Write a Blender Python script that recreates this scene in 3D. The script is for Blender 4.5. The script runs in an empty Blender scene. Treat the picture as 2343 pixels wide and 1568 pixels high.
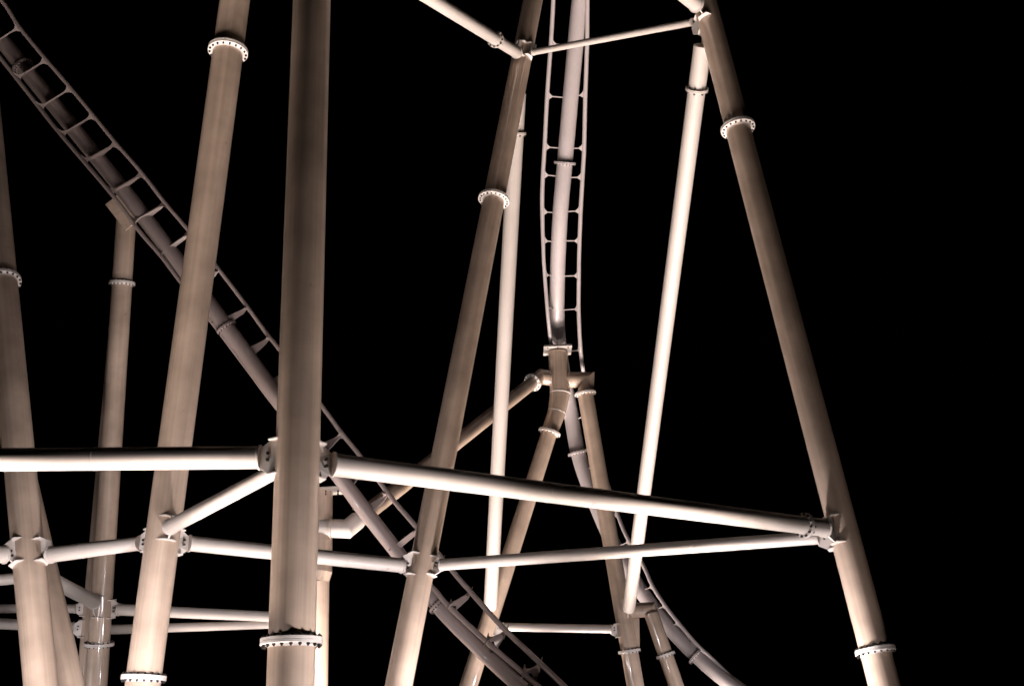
import bpy, bmesh, math, random
from mathutils import Vector, Matrix, Quaternion
random.seed(7)
S = bpy.context.scene
COL = S.collection
R = math.radians

# ------------------------------------------------------------------ image coordinates
# Every member end is given in image pixels plus an estimated depth
# along the camera axis.  The next function turns these into a place in metres.
FOC, CX, CY, PITCH = 2500.0, 1171.0, 784.0, R(20)
EYE = Vector((0, 0, 1.6))
RT = Vector((1, 0, 0))
UPV = Vector((0, -math.sin(PITCH), math.cos(PITCH)))
FW = Vector((0, math.cos(PITCH), math.sin(PITCH)))

def from_pixel(x, y, d):
    return EYE + RT * ((x - CX) / FOC * d) + UPV * (-(y - CY) / FOC * d) + FW * d

def to_pixel(p):
    q = p - EYE
    d = q.dot(FW)
    return CX + q.dot(RT) / d * FOC, CY - q.dot(UPV) / d * FOC, d

def rad(w, d):
    return w * d / FOC / 2

# --------------------------------------------------------------- materials
def paint(name, col, rough=0.38, coat=0.25, vary=0.10, streak=(5, 5, 0.12)):
    m = bpy.data.materials.new(name); m.use_nodes = True
    nt = m.node_tree; N = nt.nodes; L = nt.links
    b = N['Principled BSDF']
    tc = N.new('ShaderNodeTexCoord')
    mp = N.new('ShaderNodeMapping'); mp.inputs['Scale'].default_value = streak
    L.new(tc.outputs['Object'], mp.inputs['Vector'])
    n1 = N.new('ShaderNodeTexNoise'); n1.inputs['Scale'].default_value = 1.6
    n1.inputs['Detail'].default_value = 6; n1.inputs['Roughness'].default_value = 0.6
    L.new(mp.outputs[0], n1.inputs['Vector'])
    n2 = N.new('ShaderNodeTexNoise'); n2.inputs['Scale'].default_value = 0.9
    n2.inputs['Detail'].default_value = 8
    L.new(tc.outputs['Object'], n2.inputs['Vector'])
    # small rust / scuff specks
    n3 = N.new('ShaderNodeTexNoise'); n3.inputs['Scale'].default_value = 2.3
    n3.inputs['Detail'].default_value = 3
    L.new(tc.outputs['Object'], n3.inputs['Vector'])
    r3 = N.new('ShaderNodeMapRange'); r3.inputs[1].default_value = 0.735; r3.inputs[2].default_value = 0.77
    L.new(n3.outputs['Fac'], r3.inputs[0])
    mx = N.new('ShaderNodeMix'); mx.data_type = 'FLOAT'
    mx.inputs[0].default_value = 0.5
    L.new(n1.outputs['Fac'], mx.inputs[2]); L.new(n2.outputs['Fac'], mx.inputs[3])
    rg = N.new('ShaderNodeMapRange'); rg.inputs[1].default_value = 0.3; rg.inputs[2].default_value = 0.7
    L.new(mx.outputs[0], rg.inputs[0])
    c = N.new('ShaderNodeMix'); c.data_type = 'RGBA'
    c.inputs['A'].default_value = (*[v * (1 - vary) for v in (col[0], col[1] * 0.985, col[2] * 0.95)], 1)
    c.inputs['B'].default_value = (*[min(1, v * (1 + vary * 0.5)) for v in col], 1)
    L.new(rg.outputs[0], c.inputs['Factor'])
    c2 = N.new('ShaderNodeMix'); c2.data_type = 'RGBA'
    c2.inputs['B'].default_value = (col[0] * 0.55, col[1] * 0.46, col[2] * 0.38, 1)
    sm = N.new('ShaderNodeMath'); sm.operation = 'MULTIPLY'; sm.inputs[1].default_value = 0.6
    L.new(r3.outputs[0], sm.inputs[0])
    L.new(sm.outputs[0], c2.inputs['Factor']); L.new(c.outputs['Result'], c2.inputs['A'])
    L.new(c2.outputs['Result'], b.inputs['Base Color'])
    rr = N.new('ShaderNodeMapRange'); rr.inputs[3].default_value = rough - 0.08; rr.inputs[4].default_value = rough + 0.1
    L.new(n1.outputs['Fac'], rr.inputs[0]); L.new(rr.outputs[0], b.inputs['Roughness'])
    b.inputs['Coat Weight'].default_value = coat
    b.inputs['Coat Roughness'].default_value = 0.07; b.inputs['Coat IOR'].default_value = 1.75
    bp = N.new('ShaderNodeBump'); bp.inputs['Strength'].default_value = 0.06; bp.inputs['Distance'].default_value = 0.02
    L.new(n2.outputs['Fac'], bp.inputs['Height']); L.new(bp.outputs[0], b.inputs['Normal'])
    return m

CREAM = paint('cream_paint', (0.53, 0.395, 0.305), rough=.42, coat=.8, vary=.42, streak=(3.4, 3.4, .03))  # lengthwise streaks: weathering, strengthened to stand in for reflections along the shafts
WHITE = paint('white_paint', (0.445, 0.392, 0.358), rough=0.45, coat=0.0)
LILAC = paint('lilac_grey_paint', (0.37, 0.322, 0.318), rough=0.45, coat=0.1)
UMBER = paint('shaded_lilac_paint', (0.255, 0.20, 0.185), rough=0.38, coat=0.5)  # darker copy of the lilac; the diagonal track's shade put into its colour
PALE = paint('lit_cream_paint', (0.68, 0.61, 0.565), rough=.45, coat=.2)  # lighter copy of the cream; bright undersides of flanges and brackets painted in
def plain(name, col, rough, metal=0.0):
    m = bpy.data.materials.new(name); m.use_nodes = True
    nt = m.node_tree; b = nt.nodes['Principled BSDF']
    tc = nt.nodes.new('ShaderNodeTexCoord'); n = nt.nodes.new('ShaderNodeTexNoise')
    n.inputs['Scale'].default_value = 30; nt.links.new(tc.outputs['Object'], n.inputs['Vector'])
    mr = nt.nodes.new('ShaderNodeMix'); mr.data_type = 'RGBA'
    mr.inputs['A'].default_value = (*[c * .7 for c in col], 1); mr.inputs['B'].default_value = (*[c * 1.3 for c in col], 1)
    nt.links.new(n.outputs['Fac'], mr.inputs['Factor']); nt.links.new(mr.outputs['Result'], b.inputs['Base Color'])
    b.inputs['Roughness'].default_value = rough; b.inputs['Metallic'].default_value = metal
    return m
BOLT = plain('blackened_steel', (0.012, 0.010, 0.009), 0.5)
TARMAC = plain('asphalt', (0.045, 0.043, 0.04), 0.9)

# ------------------------------------------------------------ mesh helpers
def finish(name, bm, mat, parent, M=None, angle=32):
    me = bpy.data.meshes.new(name)
    bmesh.ops.recalc_face_normals(bm, faces=bm.faces)
    bm.to_mesh(me); bm.free()
    me.polygons.foreach_set('use_smooth', [True] * len(me.polygons))
    me.set_sharp_from_angle(angle=R(angle))
    me.materials.append(mat)
    return link(name, me, parent, M)

def link(name, me, parent, M=None):
    o = bpy.data.objects.new(name, me); COL.objects.link(o)
    if parent is not None:
        o.parent = parent
        pw = parent.get('_w')
    if M is None: M = Matrix.Identity(4)
    WORLD[o.name] = M
    if parent is not None:
        o.matrix_local = WORLD[parent.name].inverted() @ M
    else:
        o.matrix_local = M
    return o
WORLD = {}

def axis_matrix(p, d, side=None):
    """local Z along d; local Y towards side if given"""
    d = d.normalized()
    if side is None:
        side = Vector((0, 0, 1)) if abs(d.z) < 0.9 else Vector((0, 1, 0))
    y = (side - d * side.dot(d)).normalized()
    x = y.cross(d)
    M = Matrix((x, y, d)).transposed().to_4x4(); M.translation = p
    return M

def thing(name, loc, label, cat, group=None):
    o = bpy.data.objects.new(name, None); COL.objects.link(o)
    o.empty_display_size = 0.5
    M = Matrix.Translation(loc); o.matrix_local = M; WORLD[o.name] = M
    o['label'] = label; o['category'] = cat; o['kind'] = 'thing'
    if group: o['group'] = group
    return o

def lathe(bm, prof, seg=48, cap=True):
    rings = []
    for r, z in prof:
        rings.append([bm.verts.new((r * math.cos(2 * math.pi * k / seg), r * math.sin(2 * math.pi * k / seg), z)) for k in range(seg)])
    for a, b in zip(rings, rings[1:]):
        for k in range(seg):
            bm.faces.new((a[k], a[(k + 1) % seg], b[(k + 1) % seg], b[k]))
    if cap:
        bm.faces.new(rings[0][::-1]); bm.faces.new(rings[-1])

def box(bm, c, s):
    v = [bm.verts.new((c[0] + i * s[0] / 2, c[1] + j * s[1] / 2, c[2] + k * s[2] / 2)) for i in (-1, 1) for j in (-1, 1) for k in (-1, 1)]
    for f in ((0, 1, 3, 2), (4, 6, 7, 5), (0, 4, 5, 1), (2, 3, 7, 6), (0, 2, 6, 4), (1, 5, 7, 3)):
        bm.faces.new([v[i] for i in f])

def prism(bm, pts, vec):
    a = [bm.verts.new(p) for p in pts]; b = [bm.verts.new(Vector(p) + vec) for p in pts]
    bm.faces.new(a[::-1]); bm.faces.new(b)
    n = len(pts)
    for k in range(n):
        bm.faces.new((a[k], a[(k + 1) % n], b[(k + 1) % n], b[k]))

def pipe(name, parent, p0, p1, r0, r1, mat, seams=(), seg=56):
    """straight round tube with weld beads at the given distances from p0"""
    d = p1 - p0; ln = d.length
    bm = bmesh.new(); prof = [(r0, 0)]
    for s in sorted(seams):
        if 0.05 < s < ln - 0.05:
            r = r0 + (r1 - r0) * s / ln
            prof += [(r, s - .016), (r + .006, s - .007), (r + .006, s + .007), (r, s + .016)]
    prof.append((r1, ln))
    lathe(bm, prof, seg)
    return finish(name, bm, mat, parent, axis_matrix(p0, d), 12)

def tube(bm, pts, radii, seg=24, cap=True):
    """swept tube with mitred corners"""
    n = len(pts)
    T = [(pts[i + 1] - pts[i]).normalized() for i in range(n - 1)]
    x = T[0].orthogonal().normalized(); rings = []
    for i in range(n):
        tin = T[max(i - 1, 0)]; tout = T[min(i, n - 2)]
        y = tin.cross(x).normalized()
        nb = (tin + tout).normalized()
        ring = []
        for k in range(seg):
            a = 2 * math.pi * k / seg
            v = (x * math.cos(a) + y * math.sin(a)) * radii[i]
            v = v - tin * (v.dot(nb) / tin.dot(nb))
            ring.append(bm.verts.new(pts[i] + v))
        rings.append(ring)
        q = tin.rotation_difference(tout); x = (q @ x).normalized()
    for a, b in zip(rings, rings[1:]):
        for k in range(seg):
            bm.faces.new((a[k], a[(k + 1) % seg], b[(k + 1) % seg], b[k]))
    if cap:
        bm.faces.new(rings[0][::-1]); bm.faces.new(rings[-1])

def swept(name, parent, pts, radii, mat, seg=24, angle=25):
    o = pts[0].copy(); bm = bmesh.new()
    tube(bm, [p - o for p in pts], radii, seg)
    return finish(name, bm, mat, parent, Matrix.Translation(o), angle)

BOLTS = {}
def bolt_mesh(rb, t):
    key = (round(rb, 3), round(t, 3))
    if key not in BOLTS:
        bm = bmesh.new()
        h = rb * 1.05; z = t / 2; q = rb * .55
        lathe(bm, [(q, -z - h * 1.6), (q, -z - h), (rb, -z - h), (rb, -z), (q, -z), (q, z), (rb, z), (rb, z + h), (q, z + h), (q, z + h * 1.6)], 6)
        me = bpy.data.meshes.new('bolt'); bmesh.ops.recalc_face_normals(bm, faces=bm.faces)
        bm.to_mesh(me); bm.free(); me.materials.append(BOLT); BOLTS[key] = me
    return BOLTS[key]

def flange(parent, p, d, r, ratio=1.33, n=18, mat=None, t=None, br=None, phase=.5):
    """bolted pair of ring flanges round a tube of radius r; d points up the tube"""
    mat = PALE if mat in (None, CREAM) else mat
    t = t or min(.15, .16 * r + .06)
    ro = r * ratio; e = .008
    bm = bmesh.new()
    lathe(bm, [(r * .97, -t / 2 - .06), (r * 1.012, -t / 2 - .05), (r * 1.012, -t / 2 - .02), (r * 1.03, -t / 2), (ro - e, -t / 2), (ro, -t / 2 + e), (ro, -.010), (ro - .010, -.003), (ro - .010, .003),
               (ro, .010), (ro, t / 2 - e), (ro - e, t / 2), (r * 1.03, t / 2), (r * 1.012, t / 2 + .02), (r * 1.012, t / 2 + .05), (r * .97, t / 2 + .06)], 64, cap=False)
    f = finish('flange', bm, mat, parent, axis_matrix(p, d), 30)
    br = br or max(.034, .078 * r)
    me = bolt_mesh(br, t)
    rc = (r * 1.03 + ro) / 2 + .01
    for k in range(n):
        a = 2 * math.pi * (k + phase) / n
        M = WORLD[f.name] @ Matrix.Translation((rc * math.cos(a), rc * math.sin(a), 0))
        link('bolt', me, f, M)
    return f

# ------------------------------------------------------------ main columns
class Column:
    def __init__(s, label, top, bot, ext=7, mat=None, name='support_column', parent=None, part='shaft', group='main support columns', seams=0, cat='column', foot=True):
        (x0, y0, d0, w0), (x1, y1, d1, w1) = top, bot
        s.a = from_pixel(x0, y0, d0); s.b = from_pixel(x1, y1, d1)
        s.ra, s.rb = rad(w0, d0), rad(w1, d1)
        s.up = (s.a - s.b).normalized(); s.len = (s.a - s.b).length
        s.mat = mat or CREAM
        k = -s.b.z / s.up.z if foot else 0
        s.foot = s.b + s.up * k
        s.head = s.a + s.up * ext
        if parent is None:
            s.o = thing(name, s.foot, label, cat, group)
        else:
            s.o = parent
        r = lambda p: s.radius(p)
        ln = (s.head - s.foot).length
        sm = [ln * (i + .63) / (seams + 1) for i in range(seams)]
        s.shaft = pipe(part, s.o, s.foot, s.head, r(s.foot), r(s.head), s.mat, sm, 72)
    def radius(s, p):
        t = (p - s.b).dot(s.up) / s.len
        return s.rb + (s.ra - s.rb) * max(-.4, min(1.4, t))
    def at(s, y):
        lo, hi = s.b - s.up * 30, s.a + s.up * 30
        lo = s.foot; hi = s.a + s.up * 40
        for _ in range(60):
            m = (lo + hi) / 2
            if to_pixel(m)[1] > y: lo = m
            else: hi = m
        return lo
    def flange(s, y, ratio=1.33, n=18, **k):
        p = s.at(y); return flange(s.o, p, s.up, s.radius(p), ratio, n, s.mat, **k)

def bracket(col, p, to, r, sc=1.0):
    """fin plate and two stiffeners welded to a column, pointing at `to`"""
    up = col.up; d = (to - p); d = (d - up * d.dot(up)).normalized()
    rc = col.radius(p); hh = r * 1.36 * sc + .03; ln = .30 + .35 * r
    M = axis_matrix(p, d, up)            # z outwards, y up the column
    bm = bmesh.new()
    y0 = rc * .9; y1 = rc + ln
    pts = [(.012, -hh, y0), (.012, -hh, rc + ln * .35), (.012, -hh * .45, y1), (.012, hh * .45, y1), (.012, hh, rc + ln * .35), (.012, hh, y0)]
    prism(bm, pts, Vector((.045, 0, 0)))
    for sg in (-1, 1):                     # stiffeners, wider at the column
        w0, w1 = rc * .58, r * .42 + .04
        z1 = rc + ln * .36
        y = sg * (hh + .002)
        prism(bm, [(-w0, y, rc * .80), (-w1, y, z1), (w1 + .04, y, z1), (w0 + .03, y, rc * .80)], Vector((0, sg * .032, 0)))
    # doubler plate on the shaft
    finish('bracket', bm, PALE, col.o, M, 30)
    return d, rc, ln

def beam(label, A, B, ra, rb, colA=None, colB=None, mat=None, group='cross beams between the columns', name='cross_beam', flangeat=(), scA=1.0, scB=1.0, cat='beam', weldB=False, weldA=False):
    """round tube between two columns, each end a cap disc with a clevis plate and two pin bolts"""
    mat = mat or WHITE
    o = thing(name, A, label, cat, group)
    dAB = (B - A).normalized()
    ends = []
    for (P, Q, c, r, sc, weld) in ((A, B, colA, ra, scA, weldA), (B, A, colB, rb, scB, weldB)):
        d = (Q - P).normalized()
        if c is None:
            ends.append(P); continue
        if weld:
            ends.append(P + d * c.radius(P) * .7); continue
        bd, rc, ln = bracket(c, P, Q, r, sc)
        gap = (rc + ln * .86) / max(.5, d.dot(bd))
        q = P + d * gap
        side = c.up
        M = axis_matrix(q, -d, side)
        # domed cap disc
        bm = bmesh.new()
        lathe(bm, [(r * .9, -.05), (r * 1.02, -.045), (r * 1.13, -.03), (r * 1.13, .004), (r * 1.10, .012), (r * .55, .02)], 40)
        finish('end_cap', bm, mat, o, M, 40)
        bm = bmesh.new()
        h = r * 1.02; l2 = ln * .80
        # clevis plate, chamfered, standing against the fin plate
        prism(bm, [(-.052, -h, .016), (-.052, -h * .5, l2), (-.052, h * .5, l2), (-.052, h, .016)], Vector((.042, 0, 0)))
        finish('clevis_plate', bm, mat, o, M, 30)
        br = max(.036, r * .16)
        me = bolt_mesh(br, .14)
        for sg in (-1, 1):
            Mb = M @ Matrix.Translation((.005, sg * r * .30, l2 * .58)) @ Matrix.Rotation(R(90), 4, 'Y')
            link('bolt', me, o, Mb)
        ends.append(q + d * .02)
    ln = (ends[1] - ends[0]).length
    pipe('tube', o, ends[0], ends[1], ra, rb, mat, [ln * .37, ln * .71], 56)
    for f in flangeat:
        p = A + (B - A) * f
        r = ra + (rb - ra) * f
        flange(o, p, dAB, r, 1.42, 12, mat, br=.038)
    return o

# big upright in front, and the ring of leaning columns behind it
C1 = Column('thickest near-vertical column in front, darkest at its top, one flange near its foot',
            (713, 10, 27.6, 84.5), (664.5, 1558, 21.75, 108.8), ext=9)
C1.flange(1466, 1.33, 20)
C2 = Column('pale leaning column just left of the thickest column, flanged near its top and bottom',
            (536, 10, 39.5, 67), (327.5, 1558, 31.2, 79), ext=8)
C2.flange(117, 1.32, 18); C2.flange(1549, 1.27, 18)
C0 = Column('pale column cut by the left edge of the picture, leaning out to the left',
            (-54, 10, 50, 57), (92.5, 1557, 32.2, 73.5), ext=6)
C0.flange(643, 1.25, 18)
CL = Column('leaning column just left of the hanging track, with a bright flange on its upper half',
            (1217, 10, 50, 44.5), (914, 1557, 35.9, 62.5), ext=7)
CL.flange(456, 1.45, 20)
CR = Column('dark brown-lit leaning column at the far right, standing alone against the black sky',
            (1613, 10, 40.2, 53.5), (2020, 1557, 29.75, 71), ext=6)
CR.flange(293, 1.38, 18); CR.flange(1487, 1.30, 18)
CF = Column('slim column leaning out from behind the pale column at the left edge',
            (-92, 450, 46, 52), (155, 1557, 37.5, 68), ext=8)

# ---------------------------------------------------------- raking struts
def strut(label, top, bot, y_fl):
    (x0, y0, d0, w0), (x1, y1, d1, w1) = top, bot
    a, b = from_pixel(x0, y0, d0), from_pixel(x1, y1, d1)
    ra, rb = rad(w0, d0), rad(w1, d1)
    o = thing('raking_strut', b, label, 'strut', 'white struts raking back to the rear support')
    ln = (a - b).length; up = (a - b) / ln
    bm = bmesh.new()
    lathe(bm, [(rb * .45, -.16), (rb * .85, -.10), (rb * 1.0, -.0), (rb * 1.0, .1), (rb + (ra - rb) * .35, ln * .35 - .02), (rb + (ra - rb) * .35 + .006, ln * .35), (rb + (ra - rb) * .35, ln * .35 + .02), (ra, ln)], 56)
    finish('tube', bm, WHITE, o, axis_matrix(b, up), 12)
    # lug at the head, pin plate at the toe
    bm = bmesh.new(); box(bm, (0, 0, ln + .18), (.05, ra * 1.1, .44)); finish('head_lug', bm, WHITE, o, axis_matrix(b, up), 30)
    bm = bmesh.new(); box(bm, (0, 0, -.30), (.05, rb * .9, .42)); finish('toe_lug', bm, WHITE, o, axis_matrix(b, up), 30)
    t = .5
    lo, hi = b, a
    for _ in range(50):
        m = (lo + hi) / 2
        if to_pixel(m)[1] > y_fl: lo = m
        else: hi = m
    r = ra + (rb - ra) * ((a - lo).length / ln)
    flange(o, lo, up, r, 1.30, 8, WHITE, br=.045)
    return o
strut('white raking strut passing behind the leaning column beside the hanging track', (1184.5, 214, 48.4, 37), (1121.5, 1386, 54.0, 31), 305)
strut('white raking strut under the top of the dark far-right column, wholly clear against the sky', (1607, 104, 39.9, 41), (1438, 1390, 54.2, 29.5), 204)

# ----------------------------------------------------- rear track supports
G_TS = 'flanged track supports behind the columns'
def plate(name, parent, c, ux, uy, sx, sy, t, mat):
    n = ux.cross(uy).normalized()
    M = axis_matrix(c, n, uy)
    bm = bmesh.new(); box(bm, (0, 0, 0), (sx, sy, t))
    bmesh.ops.bevel(bm, geom=bm.edges[:], offset=.012, segments=1, affect='EDGES')
    return finish(name, bm, mat, parent, M, 30)

# forked support in the middle
YS = thing('track_support', Vector((from_pixel(1450, 1557, 56)[0], from_pixel(1450, 1557, 56)[1], 0)), 'forked support with a square top plate under the end of the hanging track', 'support', G_TS)
stem_r = rad(46.5, 58)
stem = [from_pixel(1276, 806, 59.3), from_pixel(1281, 899, 58.5), from_pixel(1273.5, 942, 58.1), from_pixel(1258, 984, 57.7)]
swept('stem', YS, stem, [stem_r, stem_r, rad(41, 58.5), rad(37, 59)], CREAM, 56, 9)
for i in (1, 2):
    t0 = (stem[i] - stem[i - 1]).normalized() + (stem[i + 1] - stem[i]).normalized()
    bm = bmesh.new(); rr = (stem_r, rad(41, 58.1))[i - 1] * 1.012
    lathe(bm, [(rr * .97, -.05), (rr, -.03), (rr * 1.02, 0), (rr, .03), (rr * .97, .05)], 56, cap=False)
    finish('weld_collar', bm, PALE, YS, axis_matrix(stem[i], t0), 30)
legA = Column('', (1257, 987, 57.6, 36), (1074.5, 1557, 53.5, 41.5), ext=0, parent=YS, part='leg', seams=2)
flange(YS, from_pixel(1257, 988, 57.6), legA.up, legA.ra, 1.42, 16)
ua = from_pixel(1281, 868, 58.75)
armR = [ua, from_pixel(1341, 868, 58.95), from_pixel(1339.5, 902, 58.6)]
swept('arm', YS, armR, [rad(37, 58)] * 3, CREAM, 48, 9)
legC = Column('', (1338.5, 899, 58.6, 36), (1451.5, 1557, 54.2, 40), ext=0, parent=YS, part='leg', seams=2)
flange(YS, from_pixel(1338.6, 900, 58.6), legC.up, legC.ra, 1.36, 16)
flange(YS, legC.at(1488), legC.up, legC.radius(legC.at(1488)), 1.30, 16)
armL = [ua, from_pixel(1237, 861, 58.95), from_pixel(1219, 873.5, 58.5)]
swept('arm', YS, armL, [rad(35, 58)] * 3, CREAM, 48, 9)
# collars where the arms run into the stem
for s, px in ((-1, 1261), (1, 1301)):
    p = from_pixel(px, 865, 58.8)
    bm = bmesh.new(); rr = rad(44, 58)
    lathe(bm, [(rr, -.01), (rr, .02), (rr * .78, .03), (rr * .78, -.01)], 48, cap=False)
    finish('collar', bm, CREAM, YS, axis_matrix(p, RT * s), 30)
tp = from_pixel(1275, 801, 59.35)
upS = (stem[0] - stem[1]).normalized()
fx = (RT + Vector((0, 0, .05))).normalized(); fy = upS.cross(fx).normalized(); fx = fy.cross(upS)
plate('top_plate', YS, tp, fx, fy, rad(66, 57.6) * 2, 1.45, .07, WHITE)
plate('top_plate', YS, tp + upS * .075, fx, fy, rad(64, 57.6) * 2, 1.40, .06, WHITE)
for i in (-1, 0, 1):
    for j in (-1, 1):
        link('bolt', bolt_mesh(.035, .16), YS, axis_matrix(tp + fx * i * .55 + fy * j * .6 + upS * .03, upS))
# outrigger on the right leg
jn = legC.at(1397)
arm = [jn, from_pixel(1486, 1393, to_pixel(jn)[2] + .1), from_pixel(1500, 1430, to_pixel(jn)[2] - .1)]
swept('arm', YS, arm, [rad(33, 55.4)] * 3, CREAM, 48, 9)
legG = Column('', (1489.5, 1402, 55.1, 33.5), (1543, 1557, 54, 35), ext=0, parent=YS, part='leg', seams=0)
flange(YS, legG.at(1497), legG.up, legG.radius(legG.at(1497)), 1.30, 16)
bm = bmesh.new()
M = axis_matrix(jn, legC.up, RT)
rj = legC.radius(jn)
prism(bm, [(-.02, rj * .9, -.4), (-.02, rj + .34, -.45), (-.02, rj + .10, -1.9), (-.02, rj * .9, -2.1)], Vector((.04, 0, 0)))
finish('gusset', bm, CREAM, YS, M, 30)

# support behind the thick column
BS = thing('track_support', Vector((from_pixel(724, 1557, 45)[0], from_pixel(724, 1557, 45)[1], 0)), 'track support half hidden behind the right side of the thick front column', 'support', G_TS)
bt = from_pixel(729, 1128, 46)
bstem = [from_pixel(728, 1124, 46.9), from_pixel(728, 1306, 45.6), from_pixel(723, 1325, 45.5)]
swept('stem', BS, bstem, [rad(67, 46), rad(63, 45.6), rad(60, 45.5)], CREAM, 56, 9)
legB = Column('', (723, 1324, 45.5, 60), (719, 1557, 45, 62), ext=0, parent=BS, part='leg', seams=1)
ub = from_pixel(729, 1206, 46)
swept('arm', BS, [ub, from_pixel(794, 1209, 46.2), from_pixel(818, 1189, 46.6)], [rad(42, 46)] * 3, WHITE, 48, 9)
bm = bmesh.new(); rr = rad(50, 46)
lathe(bm, [(rr, -.01), (rr, .02), (rr * .8, .03), (rr * .8, -.01)], 48, cap=False)
finish('collar', bm, CREAM, BS, axis_matrix(from_pixel(757, 1206, 45.9), RT), 30)
upB = (bstem[0] - bstem[1]).normalized()
fy = upB.cross(RT).normalized(); fx = fy.cross(upB)
plate('top_plate', BS, from_pixel(737, 1123, 46.9), fx, fy, rad(100, 46) * 2, 1.2, .07, WHITE)
for i in (0, 1):
    link('bolt', bolt_mesh(.035, .1), BS, axis_matrix(from_pixel(745 + 28 * i, 1126, 46.4), upB))

# support under the left track
DS = thing('track_support', Vector((from_pixel(221, 1557, 45.9)[0], from_pixel(221, 1557, 45.9)[1], 0)), 'two-legged track support under the long diagonal track, dark on its left side', 'support', G_TS)
legD = Column('', (287.5, 517, 48.6, 43.5), (220.5, 1557, 45.9, 49), ext=.6, parent=DS, part='leg', seams=2)
flange(DS, legD.at(648), legD.up, legD.radius(legD.at(648)), 1.29, 18)
flange(DS, legD.at(1472), legD.up, legD.radius(legD.at(1472)), 1.38, 18)
legE = Column('', (280.5, 640, 49.6, 41), (200, 1557, 46.9, 47), ext=0, parent=DS, part='leg', seams=2)

beam('diagonal brace climbing from the half-hidden support to the forked support', from_pixel(818, 1189, 46.6), from_pixel(1221, 872, 58.55), rad(39, 46.6), rad(30, 58), mat=CREAM, name='diagonal_brace', group=None, cat='brace', flangeat=(.992,))

# -------------------------------------------------------------- cross beams
def rr_(w, d): return rad(w, d)
j1 = C1.at(1045); j1d = to_pixel(j1)[2]
beam('heavy level beam running from the thick front column out past the left edge', j1, from_pixel(-420, 1054, 23.6), rad(52, j1d), rad(54, 23.6), colA=C1)
jr = CR.at(1212)
beam('longest heavy beam, from the thick front column to the far-right column, flanged near its end', j1 + C1.up * -.06, jr, .249, .252, colA=C1, colB=CR, flangeat=(.906,))
j2 = C2.at(1212)
beam('short slanting beam from the thick front column down to the pale leaning column', j1 - C1.up * .05, j2, rad(36, j1d + .6), rad(34.5, 32.2), colA=C1, colB=C2)
j2b = C2.at(1235); j0 = C0.at(1274)
beam('beam between the pale column at the left edge and the pale leaning column', j0, j2b, rad(36.5, 33.8), rad(32, 32.6), colA=C0, colB=C2)
jl = CL.at(1297)
beam('beam from the pale leaning column passing behind the thick front column', j2b, jl, rad(35.5, 32.6), rad(33, 36.9), colA=C2, colB=CL)
jl2 = CL.at(1294)
beam('slender beam rising gently rightwards to the far-right column, below the longest beam', jl2, CR.at(1224), .195, .195, colA=CL, colB=CR)
beam('beam leaving the left-edge column towards the left, its round end just inside the picture', C0.at(1268), from_pixel(-330, 1262, 30), .26, .28, colA=C0)
# top level
jt = CL.at(128)
c1t = C1.at(-170)
beam('flanged beam descending from the top edge to the leaning column beside the hanging track', c1t, jt, .245, .245, colA=C1, colB=CL, flangeat=(.80,))
beam('thinnest beam, high up, linking the two leaning columns at the top right', jt + CL.up * .1, CR.at(44), .137, .137, colA=CL, colB=CR, scB=1.6, scA=1.6)
beam('beam end entering at the top edge beside the head of the far-right column', CR.at(30), from_pixel(1260, -250, 33), .28, .28, colA=CR)
# far level behind
jc = legC.at(1438); ja = legA.at(1432)
beam('level tie tube between the two legs of the forked support', ja, jc, .205, .205, colA=legA, colB=legC, group='thin tubes between the rear supports')
jb = legB.at(1414); jd = legD.at(1391)
G2 = 'thin tubes between the rear supports'
beam('upper of the two thin tubes vanishing behind the thick front column', jd, jb, rad(26, 46), rad(23, 45.5), colA=legD, colB=legB, group=G2)
beam('lower of the two thin tubes vanishing behind the thick front column', legE.at(1440), legB.at(1424), rad(22, 47), rad(17, 45.6), colA=legE, colB=legB, weldA=True, group=G2)
beam('upper thin tube from the left edge to the two-legged support', legE.at(1391), from_pixel(-260, 1391, 45), rad(19.5, 47), rad(20, 45), colA=legE, group=G2)
beam('lower thin tube from the left edge to the two-legged support', legE.at(1436), from_pixel(-260, 1412, 44), rad(23.5, 47), rad(25, 44), colA=legE, group=G2)
beam('slanting tube from behind the slim leaning column to the front of the two-legged support', from_pixel(70, 1300, 40), legD.at(1384), rad(34, 40), rad(31, 46), colB=legD, group=G2)
beam('short tube showing at the left edge just below the round beam end', from_pixel(-260, 1352, 36), CF.at(1315), rad(27, 36), rad(25, 39), colB=CF, weldB=True, group=G2)

# ------------------------------------------------------------------ tracks
def dense(pts, n):
    """Catmull-Rom through image points (x, y, depth, width)"""
    out = []
    P = [Vector(p) for p in pts]
    P = [P[0] * 2 - P[1]] + P + [P[-1] * 2 - P[-2]]
    for i in range(1, len(P) - 2):
        a, b, c, d = P[i - 1:i + 3]
        for k in range(n):
            t = k / n
            out.append(.5 * (2 * b + (c - a) * t + (2 * a - 5 * b + 4 * c - d) * t * t + (3 * b - a - 3 * c + d) * t ** 3))
    out.append(P[-2]); return out

def run(name, parent, pts, mat, n=6, seg=24):
    q = dense(pts, n)
    w = [from_pixel(v[0], v[1], v[2]) for v in q]
    swept(name, parent, w, [rad(v[3], v[2]) for v in q], mat, seg, 40)
    return w, q

def nearest(w, q, x, y):
    best = None
    for i in range(len(w) - 1):
        for k in range(8):
            t = k / 8
            a = q[i] * (1 - t) + q[i + 1] * t
            e = (a[0] - x) ** 2 + (a[1] - y) ** 2
            if best is None or e < best[0]:
                best = (e, w[i] * (1 - t) + w[i + 1] * t, (w[i + 1] - w[i]).normalized(), a)
    return best[1], best[2], best[3]

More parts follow.
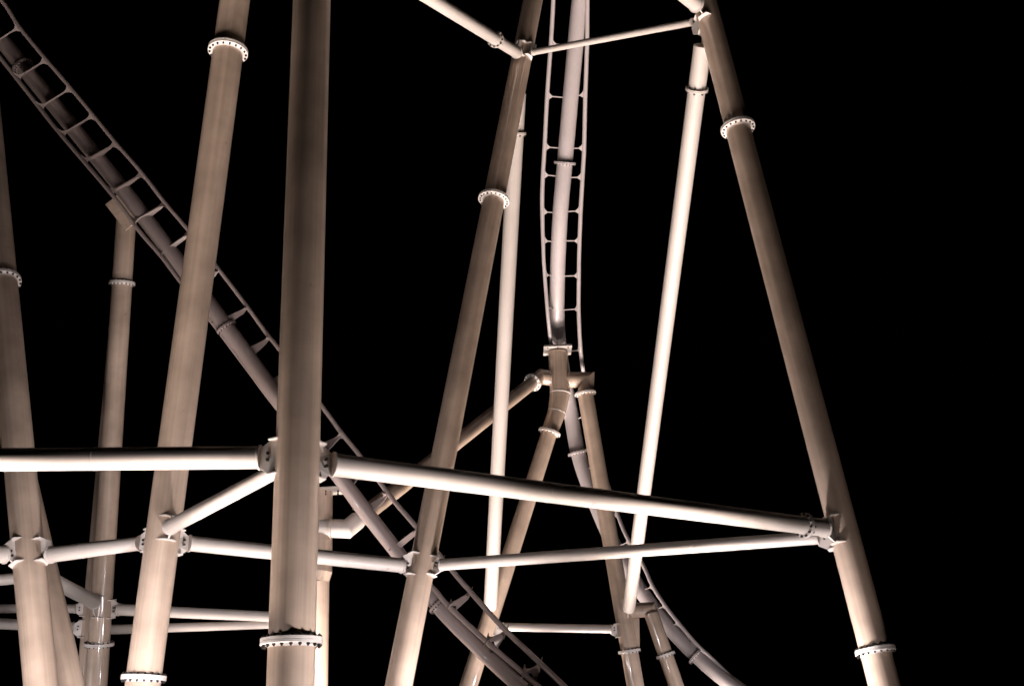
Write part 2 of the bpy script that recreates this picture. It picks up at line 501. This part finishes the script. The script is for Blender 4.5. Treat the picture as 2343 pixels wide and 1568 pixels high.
def tie(parent, U, V, Sp, rr, rs, mat, th=.045, web=.42):
    """web plate in the plane of both rails and the spine, horned at the rails"""
    mid = (U + V) / 2
    ux = (V - U).normalized(); g = (V - U).length
    dn = Sp - mid; dn = dn - ux * dn.dot(ux)
    h = dn.length; dn.normalize()
    n = ux.cross(dn)
    sx = (Sp - U).dot(ux)
    pts = []
    def p(a, b): return U + ux * a + dn * b
    top = [p(-rr * .2, -rr * .55), p(rr * 1.1, -rr * .1), p(rr * 2.1, rr * .35), p(g * .5, rr * .35), p(g - rr * 2.1, rr * .35), p(g - rr * 1.1, -rr * .1), p(g + rr * .2, -rr * .55)]
    low = [p(g + rr * .2, rr * .7), p(g - rr * 1.5, rr * 1.15), p(g - rr * 3, rr * 2.0), p(min(g * .9, sx + rs * .98), max(h - rs * .35, rr * 2.4)), p(sx + rs * .55, h + rs * .05), p(sx - rs * .55, h + rs * .05), p(max(g * .1, sx - rs * .98), max(h - rs * .35, rr * 2.4)), p(rr * 3, rr * 2.0), p(rr * 1.5, rr * 1.15), p(-rr * .2, rr * .7)]
    bm = bmesh.new(); o = U.copy()
    prism(bm, [v - o - n * th / 2 for v in top + low], n * th)
    # head strip, flared into a fillet where it meets each rail
    w = .03
    half = [(rr * .4, rr * 3.6), (rr * 1.0, rr * 2.1), (rr * 1.8, rr * 1.15), (rr * 2.9, rr * .6), (rr * 4.2, w)]
    prof = half + [(g - a, b) for a, b in half[::-1]]
    prof = prof + [(a, -b) for a, b in prof[::-1]]
    prism(bm, [p(a, rr * .30) + n * b - o for a, b in prof], -dn * .035)
    return finish('tie', bm, mat, parent, Matrix.Translation(o), 30)

TR1 = thing('coaster_track', from_pixel(305, 463, 47), 'long diagonal coaster track falling from the top left corner to the bottom centre', 'track', 'coaster tracks')
spine1, qs1 = run('spine', TR1, [(-60, 12, 48.4, 36), (52, 152, 48, 36), (142.5, 263, 47.7, 36), (249, 394, 47.4, 36), (330, 497, 47.1, 36), (435, 636, 46.8, 36), (528, 762, 46.5, 36), (640, 914, 46.2, 36), (740, 1042, 45.9, 35), (850, 1187, 45.5, 35), (910, 1264, 45.1, 34), (1001, 1384, 44.2, 34), (1088, 1474, 43.4, 34), (1172, 1553, 42.6, 34), (1290, 1655, 41.4, 34)], UMBER, 6, 40)
dep = lambda x: 47.6 - max(0, x) * .0010 - max(0, x - 800) * .0105
UR = [(-30, -38), (13, 14), (44, 62), (104, 135), (162, 202), (212, 262), (264, 326), (324, 395), (376, 462), (427, 522), (505, 622), (561, 695), (614, 768), (637, 796), (736, 928), (783, 992), (815, 1031), (862, 1093), (903, 1147), (952, 1204), (1034, 1304), (1074, 1350), (1114, 1395), (1159, 1443), (1234, 1514), (1279, 1557), (1380, 1652)]
LL = [(-70, 45), (12, 147), (68, 218), (136, 304), (262, 452), (315, 524), (368, 585), (409, 639), (476, 725), (564, 841), (632, 931), (756, 1083), (783, 1118), (817, 1166), (872, 1229), (925, 1276), (990, 1343), (1027, 1386), (1112, 1465), (1196, 1538), (1220, 1559), (1330, 1652)]
rw = lambda x: 9.2 + max(0, x - 500) * .0045
rail1, qr1 = run('rail', TR1, [(x, y, dep(x) - .55, rw(x)) for x, y in UR], UMBER, 4, 20)
rail2, qr2 = run('rail', TR1, [(x, y, dep(x) - .55, rw(x)) for x, y in LL], UMBER, 4, 20)
ties = [((41, 64), (-22, 102)), ((104.5, 138), (38, 178)), ((160.6, 204), (92, 244)), ((212, 266), (143, 305)), ((265, 329.6), (196, 369)), ((322, 400), (252, 438)), ((375, 467), (307, 503)), ((428, 533), (366, 578)), ((493.6, 619), (428, 660)), ((562, 704), (489, 738)), ((614, 774), (543, 809)), ((667, 845), (598, 880)),
        ((723, 918), (657, 962)), ((782, 996), (708, 1030)), ((835, 1062), (781, 1117)), ((887, 1129), (820, 1168)), ((951, 1211), (896, 1252)), ((1010, 1282), (958, 1318)), ((1076, 1354), (1022, 1384)), ((1159.4, 1443), (1106, 1464)), ((1237.8, 1520), (1191, 1538))]
for u, v in ties:
    sh = max(0, min(1, (u[0] - 180) / 320))
    U, t, a = nearest(rail1, qr1, *u); V, t2, b = nearest(rail2, qr2, *v)
    Sp, t3, c = nearest(spine1, qs1, (u[0] + v[0]) / 2 - 4 + 9 * sh, (u[1] + v[1]) / 2 + 5 + 14 * sh)
    tie(TR1, U, V, Sp, rad(a[3], a[2]), rad(c[3], c[2]), UMBER)
for x, y in ((52, 153), (519, 749), (1000, 1386)):
    p, t, a = nearest(spine1, qs1, x, y)
    flange(TR1, p, -t, rad(a[3], a[2]), 1.36, 18, UMBER)
# saddle plate where the two-legged support takes the track
p, t, a = nearest(spine1, qs1, 290, 440)
t = (spine1[26] - spine1[18]).normalized()
dnv = (Vector((-.62, -.15, -.75))); dnv = (dnv - t * dnv.dot(t)).normalized()
wv = RT * .8 + UPV * .6; wv = (wv - t * wv.dot(t)).normalized()
plate('top_plate', DS, from_pixel(289, 478, 47.6), t, wv, 1.5, 1.2, .07, CREAM)

TR2 = thing('coaster_track', from_pixel(1275, 600, 57), 'hanging coaster track dropping from the top edge and curving away to the bottom right', 'track', 'coaster tracks')
spine2, qs2 = run('spine', TR2, [(1333, -60, 55, 37), (1325, 10, 55.3, 37), (1308, 190, 56, 36.5), (1292, 370, 56.8, 36), (1282, 480, 57.3, 35.5), (1276, 600, 58.3, 35), (1274, 700, 59.3, 34.5), (1277, 770, 60.4, 34), (1287, 850, 61.5, 34), (1303, 930, 62, 33.5), (1322, 1035, 61.6, 34), (1352, 1125, 61, 34), (1394, 1225, 60.2, 34), (1440, 1310, 59.5, 34), (1487, 1380, 58.8, 34), (1538, 1442, 58, 34), (1597, 1502, 57.2, 34), (1660, 1556, 56.4, 34), (1750, 1620, 55.2, 34)], LILAC, 6, 40)
RL = [(1267, -50), (1265, 10), (1260, 97), (1251.5, 216), (1245.5, 336), (1242, 396), (1240, 467), (1243, 582), (1244.5, 610), (1248.5, 664), (1253, 720), (1262, 800), (1276, 870), (1296, 960), (1318, 1060), (1350, 1150), (1395, 1240), (1440, 1310), (1480, 1362), (1530, 1420), (1590, 1476), (1650, 1528), (1720, 1580), (1800, 1632)]
RR = [(1345, -50), (1343.5, 10), (1342.5, 108), (1338.5, 224), (1336, 336), (1332.5, 403), (1328, 482), (1324.5, 582), (1324, 626), (1323.5, 709), (1327.5, 795), (1334, 849), (1350, 950), (1372, 1050), (1410, 1168), (1425, 1208), (1441, 1240), (1471, 1292), (1494, 1342), (1525, 1389), (1555, 1427), (1592, 1471), (1633, 1509), (1682, 1557), (1760, 1625)]
dz = lambda y: 54.6 + y * .0049 if y < 800 else (58.5 + (y - 800) * .021 if y < 930 else 61.2 - (y - 930) * .0082)
railL, qL = run('rail', TR2, [(x, y, dz(y) + (.35 if y < 750 else 1.4 if y > 1000 else .9), 9.6 if y < 500 else 8.4) for x, y in RL], LILAC, 4, 20)
railR, qR = run('rail', TR2, [(x, y, dz(y) + .35, 9.6 if y < 500 else 9.0) for x, y in RR], LILAC, 4, 20)
tys = [(1338.5, 216), (1336, 338), (1332.5, 405), (1328, 483.5), (1325, 549), (1324, 630), (1323.5, 707), (1327.5, 801)]
def horn(parent, U, t, Sp, rs, rr, mat):
    """bar from a rail to the spine, flared where it meets the rail"""
    d = (Sp - U); ln = d.length; d.normalize(); up = (t - d * t.dot(d)).normalized(); n = d.cross(up)
    h = .026; e = ln - rs * .4
    prof = [(rr * .5, rr * 2.6), (rr * 1.3, rr * 1.2), (rr * 2.6, h), (e, h), (e, -h), (rr * 2.6, -h), (rr * 1.3, -rr * 1.2), (rr * .5, -rr * 2.6)]
    bm = bmesh.new()
    prism(bm, [d * a + up * b - n * .03 for a, b in prof], n * .06)
    finish('tie', bm, mat, parent, Matrix.Translation(U), 40)
for i, (x, y) in enumerate(tys):
    U, t, a = nearest(railR, qR, x, y)
    Sp, t3, c = nearest(spine2, qs2, 1290, y + 2)
    horn(TR2, U, t, Sp, rad(c[3], c[2]), rad(a[3], a[2]), LILAC)
for y in (98, 220, 337, 401, 484, 549, 628, 705):
    U, t, a = nearest(railL, qL, 1246, y)
    Sp, t3, c = nearest(spine2, qs2, 1285, y + 4)
    horn(TR2, U, t, Sp, rad(c[3], c[2]), rad(a[3], a[2]), LILAC)
for u in ((1339, 950), (1354, 1022), (1372, 1062), (1390, 1110), (1413, 1176), (1440, 1238), (1466, 1284), (1493, 1341), (1523, 1385), (1553, 1424), (1590, 1468), (1616, 1493), (1640, 1516), (1668, 1543)):
    U, t, a = nearest(railR, qR, *u); V, t2, b = nearest(railL, qL, u[0] - 22, u[1] + 10)
    Sp, t3, c = nearest(spine2, qs2, u[0] - 28, u[1] + 10)
    horn(TR2, U, t, Sp, rad(c[3], c[2]), rad(a[3], a[2]), LILAC)
for x, y in ((1292, 374), (1321, 1035), (1594, 1498)):
    p, t, a = nearest(spine2, qs2, x, y)
    flange(TR2, p, -t, rad(a[3], a[2]), 1.40, 18, LILAC)

# ------------------------------------------------------------------ ground
bm = bmesh.new(); n = 40
for i in range(n + 1):
    for j in range(n + 1):
        bm.verts.new((-400 + 800 * i / n, -300 + 800 * j / n, random.uniform(-.03, 0)))
bm.verts.ensure_lookup_table()
for i in range(n):
    for j in range(n):
        a = i * (n + 1) + j
        bm.faces.new((bm.verts[a], bm.verts[a + n + 1], bm.verts[a + n + 2], bm.verts[a + 1]))
g = finish('ground', bm, TARMAC, None, Matrix.Identity(4))
g['kind'] = 'structure'

# ------------------------------------------------- night sky and added lamps
W = bpy.data.worlds.new('World'); S.world = W; W.use_nodes = True
nt = W.node_tree; bg = nt.nodes['Background']
sky = nt.nodes.new('ShaderNodeTexSky'); sky.sky_type = 'NISHITA'; sky.sun_disc = False
sky.sun_elevation = R(-8); sky.sun_rotation = R(200)
nt.links.new(sky.outputs[0], bg.inputs['Color']); bg.inputs['Strength'].default_value = 0.0004

def add_lamp(x, y, size, power, col, spread=130, aim=None):  # unseen lamp added just above the ground, without a fixture
    l = bpy.data.lights.new('added_lamp', 'AREA'); l.shape = 'DISK'; l.size = size
    l.specular_factor = .45; l.energy = power; l.color = col; l.spread = R(spread)
    o = bpy.data.objects.new('added_lamp', l); COL.objects.link(o)
    o.location = (x, y, .35); o.rotation_euler = (math.pi, 0, 0)
    if aim: o.rotation_euler = (Vector(aim) - o.location).to_track_quat('-Z', 'Y').to_euler()
WASH = (1, .875, .81); NEAR = (1, .945, .975)
K = 1.0
# grid of added unseen lamps, broad wash straight up under the steelwork
for y, e in ((22, 460), (28, 420), (34, 440), (40, 460), (46, 480), (52, 500), (58, 500), (65, 560)):
    for i in range(7):
        x = -19 + 6 * i + random.uniform(-.8, .8)
        f = 1.0
        if abs(x + 4.4) < 1.6 and y == 22: continue
        if abs(x + 4.4) < 4.2 and y == 22: f = .5
        if abs(x + 4.4) < 3.5 and y == 28: f = .7
        if x > 8 and y <= 34: f = .25
        if x > 8 and y > 50: f = .6
        if x < -5 and 33 < y < 44: f = .4
        if x < -9 and 33 < y: f = .25
        if x < -16 and y > 39: continue
        if x < -10 and y < 30: f = 1.6
        if -3 < x < 7 and 38 < y < 48: f = .7
        add_lamp(x, y + random.uniform(-.8, .8), 3.0, e * f * 1.15, WASH, 60)
for x, y, e in ((-9.6, 23.6, 210), (-6.9, 24.4, 150), (-1.4, 24.8, 200)):
    add_lamp(x, y, 1.5, e, WASH, 70)
# small added lamps out of view, aimed at the feet of the columns
for x, y, e, c in ((1.4, 21.2, 210, C1), (-10.2, 18.8, 70, C1), (-5.4, 27.2, 330, C2), (-16.2, 26.6, 220, C2), (-11.5, 25.5, 230, C0), (-19.5, 28, 70, C0), (1.2, 34.2, 420, CL), (-8.2, 32.5, 50, CL),
                   (4.8, 30.4, 400, CR), (5.6, 24.2, 45, CR), (-24, 42, 120, legE), (-5.6, 40.6, 60, legB), (2.6, 47.5, 150, legA), (11.5, 49, 200, legC), (-11.0, 34.0, 110, CF)):
    t = c.foot + c.up * 4.5
    add_lamp(x, y, .5, e * K, NEAR, 95, t)

# ------------------------------------------------------------------ camera
cam = bpy.data.cameras.new('camera'); co = bpy.data.objects.new('camera', cam); COL.objects.link(co)
co.location = EYE; co.rotation_euler = (R(90) + PITCH, 0, 0)
cam.sensor_width = 36; cam.lens = 36 * FOC / 2342; cam.clip_end = 2000; cam.clip_start = .1
S.camera = co
S.view_settings.view_transform = 'Standard'; S.view_settings.look = 'None'
S.view_settings.exposure = 0; S.view_settings.gamma = 1
S.render.engine = 'CYCLES'
